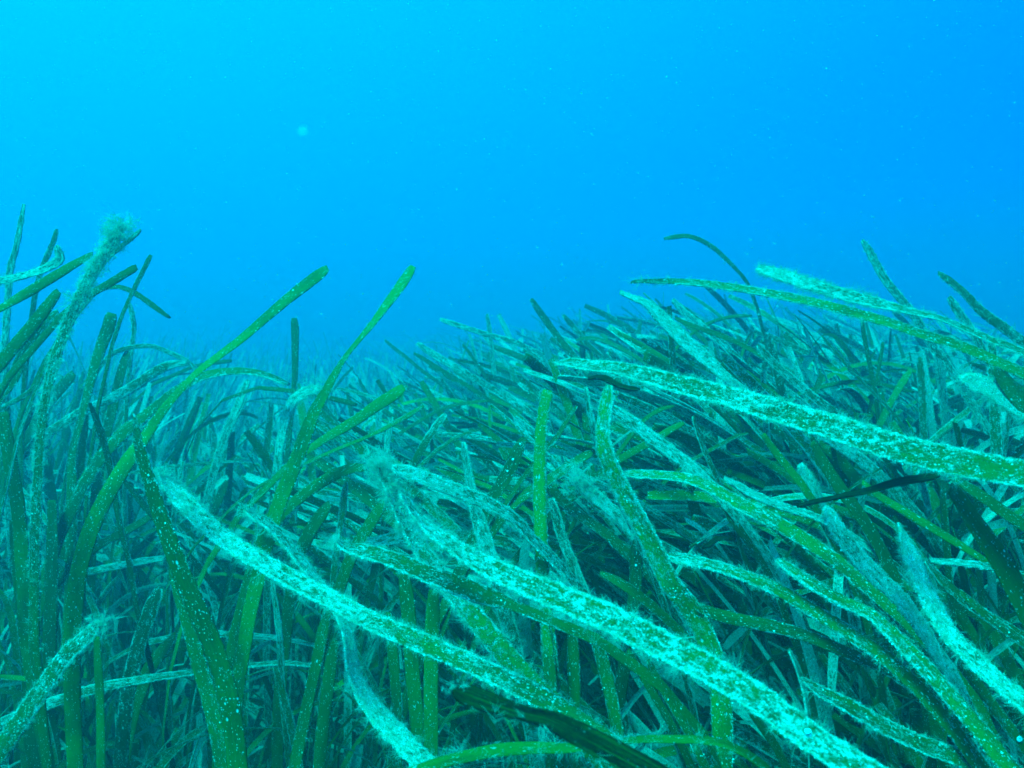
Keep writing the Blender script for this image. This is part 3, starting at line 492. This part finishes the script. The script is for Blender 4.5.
# --- bottom centre
H('upright green leaf, left one of the pair under the crusted centre leaf', [(404,574,12),(406,590,16),(409,620,17),(411,651,17),(414,690,17),(418,730,17),(420,790,17)], crust=.2, tone=.55, d=.46)
H('upright green leaf, right one of the pair under the crusted centre leaf', [(434,590,12),(433,610,16),(432,640,17),(431,676,17),(431,710,17),(431,760,17)], crust=.2, tone=.6, d=.45)
H('narrow dotted upright leaf just left of the green pair', [(388,612,8),(391,636,12),(394,665,13),(397,706,13),(398,760,13)], crust=.35, tone=.45, d=.5)
H('dark green leaf leaning slightly right, left of the bright white bent leaf', [(328,610,10),(323,632,13),(316,664,13),(309,696,13),(302,730,14),(293,775,14)], crust=.25, tone=.5, d=.47)
H('shaded leaf standing between the dark leaning leaf and the white bent leaf', [(336,640,10),(331,665,14),(327,695,15),(322,735,15),(318,790,15)], crust=.2, tone=.5, d=.49)
H('thin crusted stalk-like leaf under the big pale crusted leaf', [(272,580,3),(275,600,6),(279,630,7),(281,662,7),(282,690,7)], crust=.9, tone=.4, d=.52)
H('dotted leaf leaning left at the bottom, below the short level crusted leaf', [(276,668,6),(281,688,9),(287,710,10),(294,738,10),(300,775,10)], crust=.6, tone=.3, d=.52)
H('upright leaf in shade directly under the broad brightest leaf, leftmost of three', [(545,618,10),(547,640,14),(549,665,15),(551,700,15),(552,750,15)], crust=.35, tone=.4, d=.42)
H('upright leaf in shade directly under the broad brightest leaf, middle of three', [(573,630,10),(573,650,14),(574,680,15),(574,712,15),(574,760,15)], crust=.35, tone=.5, d=.43)
H('light green leaf under the broad brightest leaf, rightmost of three', [(594,634,10),(599,650,14),(606,675,15),(612,702,15),(618,735,15),(624,780,15)], crust=.4, tone=.65, d=.40)
H('straight dark leaf leaning left below the broad brightest leaf', [(628,650,5),(638,668,8),(651,690,9),(664,712,9),(678,738,9),(695,775,9)], crust=.15, tone=.45, d=.38)
H('leaf with a bright edge leaning left beside the straight dark one', [(648,660,5),(658,680,9),(672,704,10),(686,728,10),(702,760,10)], crust=.4, tone=.5, d=.40)
H('black rotting leaf with a furry rim lying at the bottom centre', [(455,688,10),(462,692,22),(480,699,26),(500,706,22),(525,713,16),(548,719,22),(575,732,30),(605,748,34),(640,767,36),(680,790,36)], crust=-.4, mat=M_DEAD, name='dead_leaf', cat='dead leaf', fuzz=.07, d=(.23,.215), free=True, len_fuzz=.008, grain=.05, tuft=((0,.004,60),))
H('bright green leaf curving in from the bottom edge under the rotting leaf', [(585,748,8),(560,748,12),(530,748,14),(500,750,15),(472,755,14),(440,763,13),(410,773,12),(370,790,12)], crust=.08, tone=.7, fuzz=.2, d=.27, len_fuzz=.006)
H('bright green leaf arching over the bottom edge right of the rotting leaf', [(622,741,6),(645,739,8),(670,739,9),(700,740,9),(724,744,9),(745,753,9),(766,768,9),(785,790,9)], crust=.08, tone=.7, fuzz=.25, d=.28, len_fuzz=.006)


# ------------------------------------------------------------------ the meadow that fills in behind
SKX = [-400, 0, 60, 130, 180, 400, 450, 520, 560, 620, 680, 760, 850, 950, 1024, 1500]
SKY = [330, 345, 345, 333, 328, 336, 332, 328, 318, 314, 306, 305, 312, 326, 338, 345]
def grow(K, xr, yr, N_, lens=(.34, .56), near=False, litter=False):
    y = yr[0] + (yr[1] - yr[0]) * rng.random(K) ** (.9 if near else .62)
    half = xr + y * .62; x = rng.uniform(-1, 1, K) * half
    z = ground(x, y) - .01
    L = rng.uniform(*lens, K); fx = sstep(-.22, .02, x / np.maximum(y, .4) * .8)
    wild = rng.random(K)
    azL = rng.normal(0.2, 1.1, K)                       # left: mostly up and to the right
    azR = math.pi + rng.normal(0.15, .55, K)            # right: laid over to the left
    az = np.where(rng.random(K) < fx, azR, azL); az = np.where(wild < .20, rng.uniform(0, 2 * math.pi, K), az)
    lean = np.where(fx > .5, rng.uniform(.9, 1.75, K), rng.uniform(.15, .95, K)); lean = np.where((wild > .16) & (wild < .36), rng.uniform(0, .75, K), lean)
    if litter: lean = rng.uniform(.6, 2.9, K); az = np.where(rng.random(K) < .5, rng.uniform(0, 2 * math.pi, K), az); z = z + rng.uniform(.0, .34, K)
    s = np.linspace(0, 1, N_)[None, :]; ph = (.08 + rng.uniform(-.12, .15, K))[:, None] + lean[:, None] * s ** rng.uniform(.8, 1.8, K)[:, None]
    a = az[:, None] + rng.normal(0, .35, K)[:, None] * s
    D = np.stack([np.sin(ph) * np.cos(a), np.sin(ph) * np.sin(a), np.cos(ph)], -1); st = (L / (N_ - 1))[:, None, None]
    P = np.concatenate([np.zeros((K, 1, 3)), np.cumsum(D[:, :-1] * st, 1)], 1) + np.stack([x, y, z], -1)[:, None]
    T = unit(np.gradient(P, axis=1)); ref = np.stack([np.cos(az + 1.57), np.sin(az + 1.57), 0 * az], -1)[:, None]
    S = unit(ref - (ref * T).sum(-1, keepdims=True) * T); Nn = np.cross(S, T)
    tw = rng.normal(0, .7, K)[:, None] + rng.normal(0, 1.1, K)[:, None] * s
    S = S * np.cos(tw)[..., None] + Nn * np.sin(tw)[..., None]
    W = np.where(rng.random(K) < .25, rng.uniform(.002, .0045, K), rng.uniform(.0065, .0095, K)); sm = np.broadcast_to(s, (K, N_))
    hw = W[:, None] / 2 * np.minimum(1, np.sqrt(np.clip((1 - sm) / .015 + .55, 0, 1))) * (.8 + .2 * np.sin(np.pi * np.clip(sm + .15, 0, 1)))
    X, Y, Dp = proj(P.reshape(-1, 3)); X, Y, Dp = X.reshape(K, N_), Y.reshape(K, N_), Dp.reshape(K, N_)
    fi = np.linspace(0, N_ - 1.001, N_ * (6 if near else 2)); i0 = fi.astype(int); ff = (fi - i0)[None]
    X2 = X[:, i0] * (1 - ff) + X[:, i0 + 1] * ff; Y2 = Y[:, i0] * (1 - ff) + Y[:, i0 + 1] * ff; D2 = Dp[:, i0] * (1 - ff) + Dp[:, i0 + 1] * ff
    skl = np.interp(X, SKX, SKY) + (np.where(rng.random(K) < .12, -26, rng.uniform(-8, 36, K)) + 8 * (y < 1.1))[:, None] * np.clip(1.2 / np.maximum(y, .5), 0, 1)[:, None]
    bad = ((Y < skl) & (Dp > .03) & (X > -60) & (X < 1084)).any(1)
    if near:
      for o_ in (-4, 0, 4):
        gx = np.clip(((X2 + o_) // 4).astype(int), 0, GX - 1); gy = np.clip((Y2 // 4).astype(int), 0, GY - 1)
        on = (X2 >= 0) & (X2 < 1024) & (Y2 >= 0) & (Y2 < 768) & (D2 > .02)
        bad |= (on & (D2 < ZB[gy, gx] + .004) & (ZB[gy, gx] < 50)).sum(1) > (0 if o_ == 0 else 3)
    bad |= (Dp < .34).any(1) & (np.linalg.norm(P - CAM, axis=-1) < .40).any(1)
    ok = ~bad
    return P[ok], S[ok], hw[ok], X[ok], Y[ok], Dp[ok], y[ok]
def strips(name, P, S, hw, label, crust_rng=(-.1, 1.1), cat='seagrass'):
    K, N_, _ = P.shape
    T = unit(np.gradient(P, axis=1)); Nn = np.cross(S, T)
    v = np.stack([P - S * hw[..., None], P + Nn * (hw * .35)[..., None], P + S * hw[..., None]], 2)
    i = (np.arange(K)[:, None] * N_ + np.arange(N_ - 1)[None]).ravel()[:, None] * 3
    q = np.concatenate([i + np.array([[0, 1, 4, 3]]), i + np.array([[1, 2, 5, 4]])])
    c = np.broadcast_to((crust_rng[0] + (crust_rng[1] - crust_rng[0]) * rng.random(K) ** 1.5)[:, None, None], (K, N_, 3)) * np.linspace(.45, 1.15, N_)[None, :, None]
    t = np.broadcast_to(rng.uniform(.2, .85, K)[:, None, None], (K, N_, 3))
    ac = np.broadcast_to(np.array([-1, 0, 1.])[None, None], (K, N_, 3))
    s = np.linspace(0, .5, N_)[None, :, None] + np.zeros((K, 1, 3)); sd = np.broadcast_to((np.arange(K) * .731)[:, None, None] % 97, (K, N_, 3))
    lc = np.stack([ac * .0045, s, sd], -1)
    me = mesh_from(name, v.reshape(-1, 3), [q], M_LEAF, {'leafco': ('FLOAT_VECTOR', lc), 'crust': ('FLOAT', c), 'tone': ('FLOAT', t), 'across': ('FLOAT', ac)})
    return link(name, me, label=label, cat=cat, kind='stuff')
near = grow(30000, .25, (.44, 1.25), 26, near=True)
# the largest in view become leaves of their own
P, S, hw, X, Y, Dp, yy = near
on = (X > 0) & (X < 1024) & (Y > 0) & (Y < 768)
size = (on * hw * 2 * F / np.maximum(Dp, .2) * 1.0).sum(1) * (hw.max(1) > .003)
hidden = (Y[:, -1] > 560) * .5
order = np.argsort(-size * (1 - hidden)); NIND = 300 - hero_count
pick, rest = order[:NIND], order[NIND:5000]
LMK = [(120, 240, 'feathery tufted leaf'), (40, 520, 'tall feathery leaf'), (300, 290, 'long smooth green leaf'), (110, 480, 'long smooth green leaf'), (180, 560, 'dark pointed leaf'), (225, 700, 'dark pointed leaf'),
       (240, 410, 'hairy pale leaf in the hollow'), (180, 490, 'big pale crusted leaf'), (300, 585, 'big pale crusted leaf'), (430, 650, 'big pale crusted leaf'), (400, 740, 'bright white bent leaf'), (355, 660, 'bright white bent leaf'),
       (400, 290, 'tall green leaf left of centre'), (300, 460, 'tall green leaf left of centre'), (380, 400, 'blunt slanting green leaf'), (385, 470, 'fluffy junction'), (480, 500, 'pitted white leaf'), (570, 580, 'pitted white leaf'),
       (545, 430, 'central upright leaf'), (540, 540, 'central upright leaf'), (520, 455, 'dark leaf with white dots'), (605, 420, 'big speckled leaf'), (640, 520, 'big speckled leaf'), (710, 650, 'big speckled leaf'),
       (560, 600, 'broad brightest leaf'), (690, 660, 'broad brightest leaf'), (800, 730, 'broad brightest leaf'), (460, 350, 'longest pale leaf in the haze'), (545, 320, 'first leaf breaking the skyline'),
       (580, 365, 'tip of the long thick leaf'), (700, 390, 'long thick crusted leaf'), (850, 430, 'long thick crusted leaf'), (980, 465, 'base of the long thick leaf'), (670, 340, 'pale slanting crusted leaf'),
       (640, 283, 'black tip of the arching leaf'), (800, 300, 'long arching green leaf'), (950, 345, 'long arching green leaf'), (710, 250, 'slender dark arch'), (875, 265, 'bead-edged dark leaf'), (965, 295, 'second bead-edged leaf'), (790, 378, 'dark spiny leaf'),
       (900, 390, 'short bright green leaf'), (990, 390, 'white fluffy leaf tip'), (870, 490, 'black dead leaf'), (700, 480, 'pale level leaf turning green'), (800, 535, 'pale level leaf turning green'), (860, 560, 'speckled white leaf'),
       (910, 550, 'white tapering leaf'), (960, 645, 'white tapering leaf'), (985, 540, 'wide dark blurred leaf'), (740, 575, 'pale leaf running level'), (880, 615, 'pale tapering start leaf'), (960, 710, 'pale tapering start leaf'),
       (780, 630, 'dark shaded leaf'), (870, 715, 'yellowish green leaf'), (420, 680, 'upright green pair'), (560, 690, 'three shaded upright leaves'), (550, 725, 'black rotting leaf'), (60, 670, 'frayed green leaf'), (120, 680, 'level pale crusted leaf')]
for c, i in enumerate(pick):
    Q = catmull(P[i][::-1], 44); SS = catmull(S[i][::-1], 44) if False else np.stack([np.interp(np.linspace(0, 1, 44), np.linspace(0, 1, 26), S[i][::-1][:, a]) for a in range(3)], -1)
    h_ = np.interp(np.linspace(0, 1, 44), np.linspace(0, 1, 26), hw[i][::-1])
    root = Q[-1].copy(); cr0 = rng.choice([rng.uniform(0, .3), rng.uniform(.35, .7), rng.uniform(.9, 1.4)]); tn0 = rng.uniform(.2, .8)
    me, fr = leaf_mesh(Q - root, SS, h_, np.linspace(cr0, cr0 * .4, 44), np.full(44, tn0), 300 + c * 1.9, M_LEAF, .0004)
    mx = X[i, 13]; z = 0 if mx < 340 else (1 if mx < 680 else 2)
    look = 'pale crusted' if cr0 > .8 else ('speckled green' if cr0 > .33 else ('dark green' if tn0 < .5 else 'plain green'))
    v = P[i][-1] - P[i][0]; pose = 'upright' if abs(v[0]) < .35 * v[2] else ('leaning left' if v[0] < 0 else 'leaning right')
    j = next((j for j in range(25, 8, -1) if 0 < X[i, j] < 1024 and 0 < Y[i, j] < 768), 12); tx, ty = X[i, j], Y[i, j]
    lx, ly, ln = min(LMK, key=lambda q: (q[0] - tx) ** 2 + (q[1] - ty) ** 2)
    rel = (('left of' if tx < lx else 'right of') if abs(tx - lx) > abs(ty - ly) else ('above' if ty < ly else 'below'))
    o = link('seagrass_leaf', me, label=f'{look} leaf {pose}, its tip {rel} the {ln}', cat='seagrass leaf',
             group=f'{look} leaves {pose} in the meadow', loc=root)
    if cr0 > .55:
        pf = np.zeros(44); pf[:26] = np.linspace(1, .2, 26)
        pos, nor, ta = sample(fr, pf + 1e-6, 700, .6); h = hairs(pos, nor, ta, np.full(700, .0035), wd=.00011)
        link('algae_fuzz', mesh_from('algae_fuzz', h[0], [h[1], h[2]], M_FUZZ), o, kind='stuff')
        pos, nor, ta = sample(fr, pf + .1, 350, .4); V_, F_ = grains(pos, nor, rng.uniform(.00015, .0005, 350))
        link('lime_crust', mesh_from('lime_crust', V_, [F_], M_GRAIN, smooth=False), o, kind='stuff')
low = grow(26000, .22, (.40, 1.1), 26, lens=(.16, .36), near=True)
lit = grow(46000, .16, (.40, 1.5), 26, lens=(.12, .32), near=True, litter=True); lit[2][:] *= .6
print('low', len(low[0]), 'litter', len(lit[0]))
P, S, hw = (np.concatenate([A_[rest][:4200], B_[:9500], C_[:4500]]) for A_, B_, C_ in zip((P, S, hw), low[:3], lit[:3]))
strips('seagrass_undergrowth', P, S, hw, 'dense undergrowth of green and pale seagrass leaves between the nearer leaves', (.1, 1.6))
T_ = unit(np.gradient(P, axis=1)); kk = 80000
ii, jj = rng.integers(0, min(9000, len(P)), kk), (rng.random(kk) ** .7 * 25).astype(int); f_ = rng.random(kk)[:, None]; uu = np.sign(rng.random(kk) - .5) * rng.random(kk) ** .4
pos = P[ii, jj] * (1 - f_) + P[ii, np.minimum(jj + 1, 25)] * f_ + S[ii, jj] * (uu * hw[ii, jj])[:, None]
hv = hairs(pos, unit(S[ii, jj] * uu[:, None] + .7 * np.cross(S[ii, jj], T_[ii, jj]) * np.sign(rng.random(kk) - .5)[:, None]), T_[ii, jj], np.full(kk, .0042), wd=.00014)
link('algae_growth', mesh_from('algae_growth', hv[0], [hv[1], hv[2]], M_FUZZ), label='soft pale algae threads growing on the undergrowth leaves', cat='algae', kind='stuff')
mid = grow(24000, .4, (1.2, 3.0), 12); mid[2][:] *= .8; strips('seagrass_bed', *mid[:3], 'hazy seagrass meadow covering the bottom further back', (.4, 1.8))  # crust range raised so the leaf colour itself carries some haze brightness
far = grow(15000, .6, (2.9, 6.5), 7); far[2][:] *= .6; strips('distant_seagrass', *far[:3], 'distant seagrass fading into the blue water', (.5, 1.6))  # paler leaf colour painted in, adding to the lightening by distant haze
print('fill', len(P), len(rest), len(mid[0]), len(far[0]), hero_count)

# ------------------------------------------------------------------ sea floor
gx_ = np.concatenate([np.linspace(-40, -4, 13)[:-1], np.linspace(-4, 4, 90), np.linspace(4, 40, 13)[1:]])
gy_ = np.concatenate([np.linspace(-20, -1, 8)[:-1], np.linspace(-1, 7, 90), np.linspace(7, 60, 14)[1:]])
XX, YY = np.meshgrid(gx_, gy_); ZZ = ground(XX, YY) - .015 + .006 * rng.standard_normal(XX.shape)
nx, ny = len(gx_), len(gy_); i = (np.arange(ny - 1)[:, None] * nx + np.arange(nx - 1)[None]).ravel()[:, None]
link('sea_floor', mesh_from('sea_floor', np.stack([XX, YY, ZZ], -1).reshape(-1, 3), [i + np.array([[0, 1, nx + 1, nx]])], M_FLOOR), label='silty sea floor under the seagrass', kind='structure')

# ------------------------------------------------------------------ marine snow
k = 2600
xs = rng.uniform(0, 1024, k); ys = rng.uniform(0, 420, k); ds = rng.uniform(.25, 2.2, k)
pos = CAM + ds[:, None] * FW + ((xs - 512) / F * ds)[:, None] * RT - ((ys - 384) / F * ds)[:, None] * UP
ds_ = ds[pos[:, 2] < 1.05]; pos = pos[(pos[:, 2] < 1.05)]; pos = np.concatenate([pos, [at(303, 130, .085), at(508, 143, .085), at(606, 262, .3)]]); ds_ = np.concatenate([ds_, [.5, .5, .5]]); k = len(pos)
rad = rng.uniform(.00012, .00042, k) * (.6 + .5 * rng.random(k))
rad *= np.clip(ds_[:k] / .6, .6, 2.2)
V_, F_ = grains(pos, unit(rng.normal(size=(k, 3))), rad * 1.6)
link('drifting_particles', mesh_from('drifting_particles', V_, [F_], M_MOTE, smooth=False), label='fine pale specks drifting in the open water', kind='stuff')

# ------------------------------------------------------------------ the water itself, as an even medium
m, t = newmat('water_haze'); pv = t.nodes.new('ShaderNodeVolumePrincipled'); o_ = t.nodes.new('ShaderNodeOutputMaterial')
pv.inputs['Color'].default_value = (.0, .74, 1.0, 1); pv.inputs['Density'].default_value = .36; pv.inputs['Anisotropy'].default_value = .72
t.links.new(pv.outputs[0], o_.inputs['Volume'])
x0, x1, y0, y1, z0, z1 = -45, 45, -25, 65, -1.3, 1.15
bv = np.array([[x, y, z] for x in (x0, x1) for y in (y0, y1) for z in (z0, z1)])
bf = np.array([[0, 1, 3, 2], [4, 6, 7, 5], [0, 4, 5, 1], [2, 3, 7, 6], [0, 2, 6, 4], [1, 5, 7, 3]])
link('haze', mesh_from('haze', bv, [bf], m, smooth=False), label='blue water that fades the far meadow', kind='stuff')
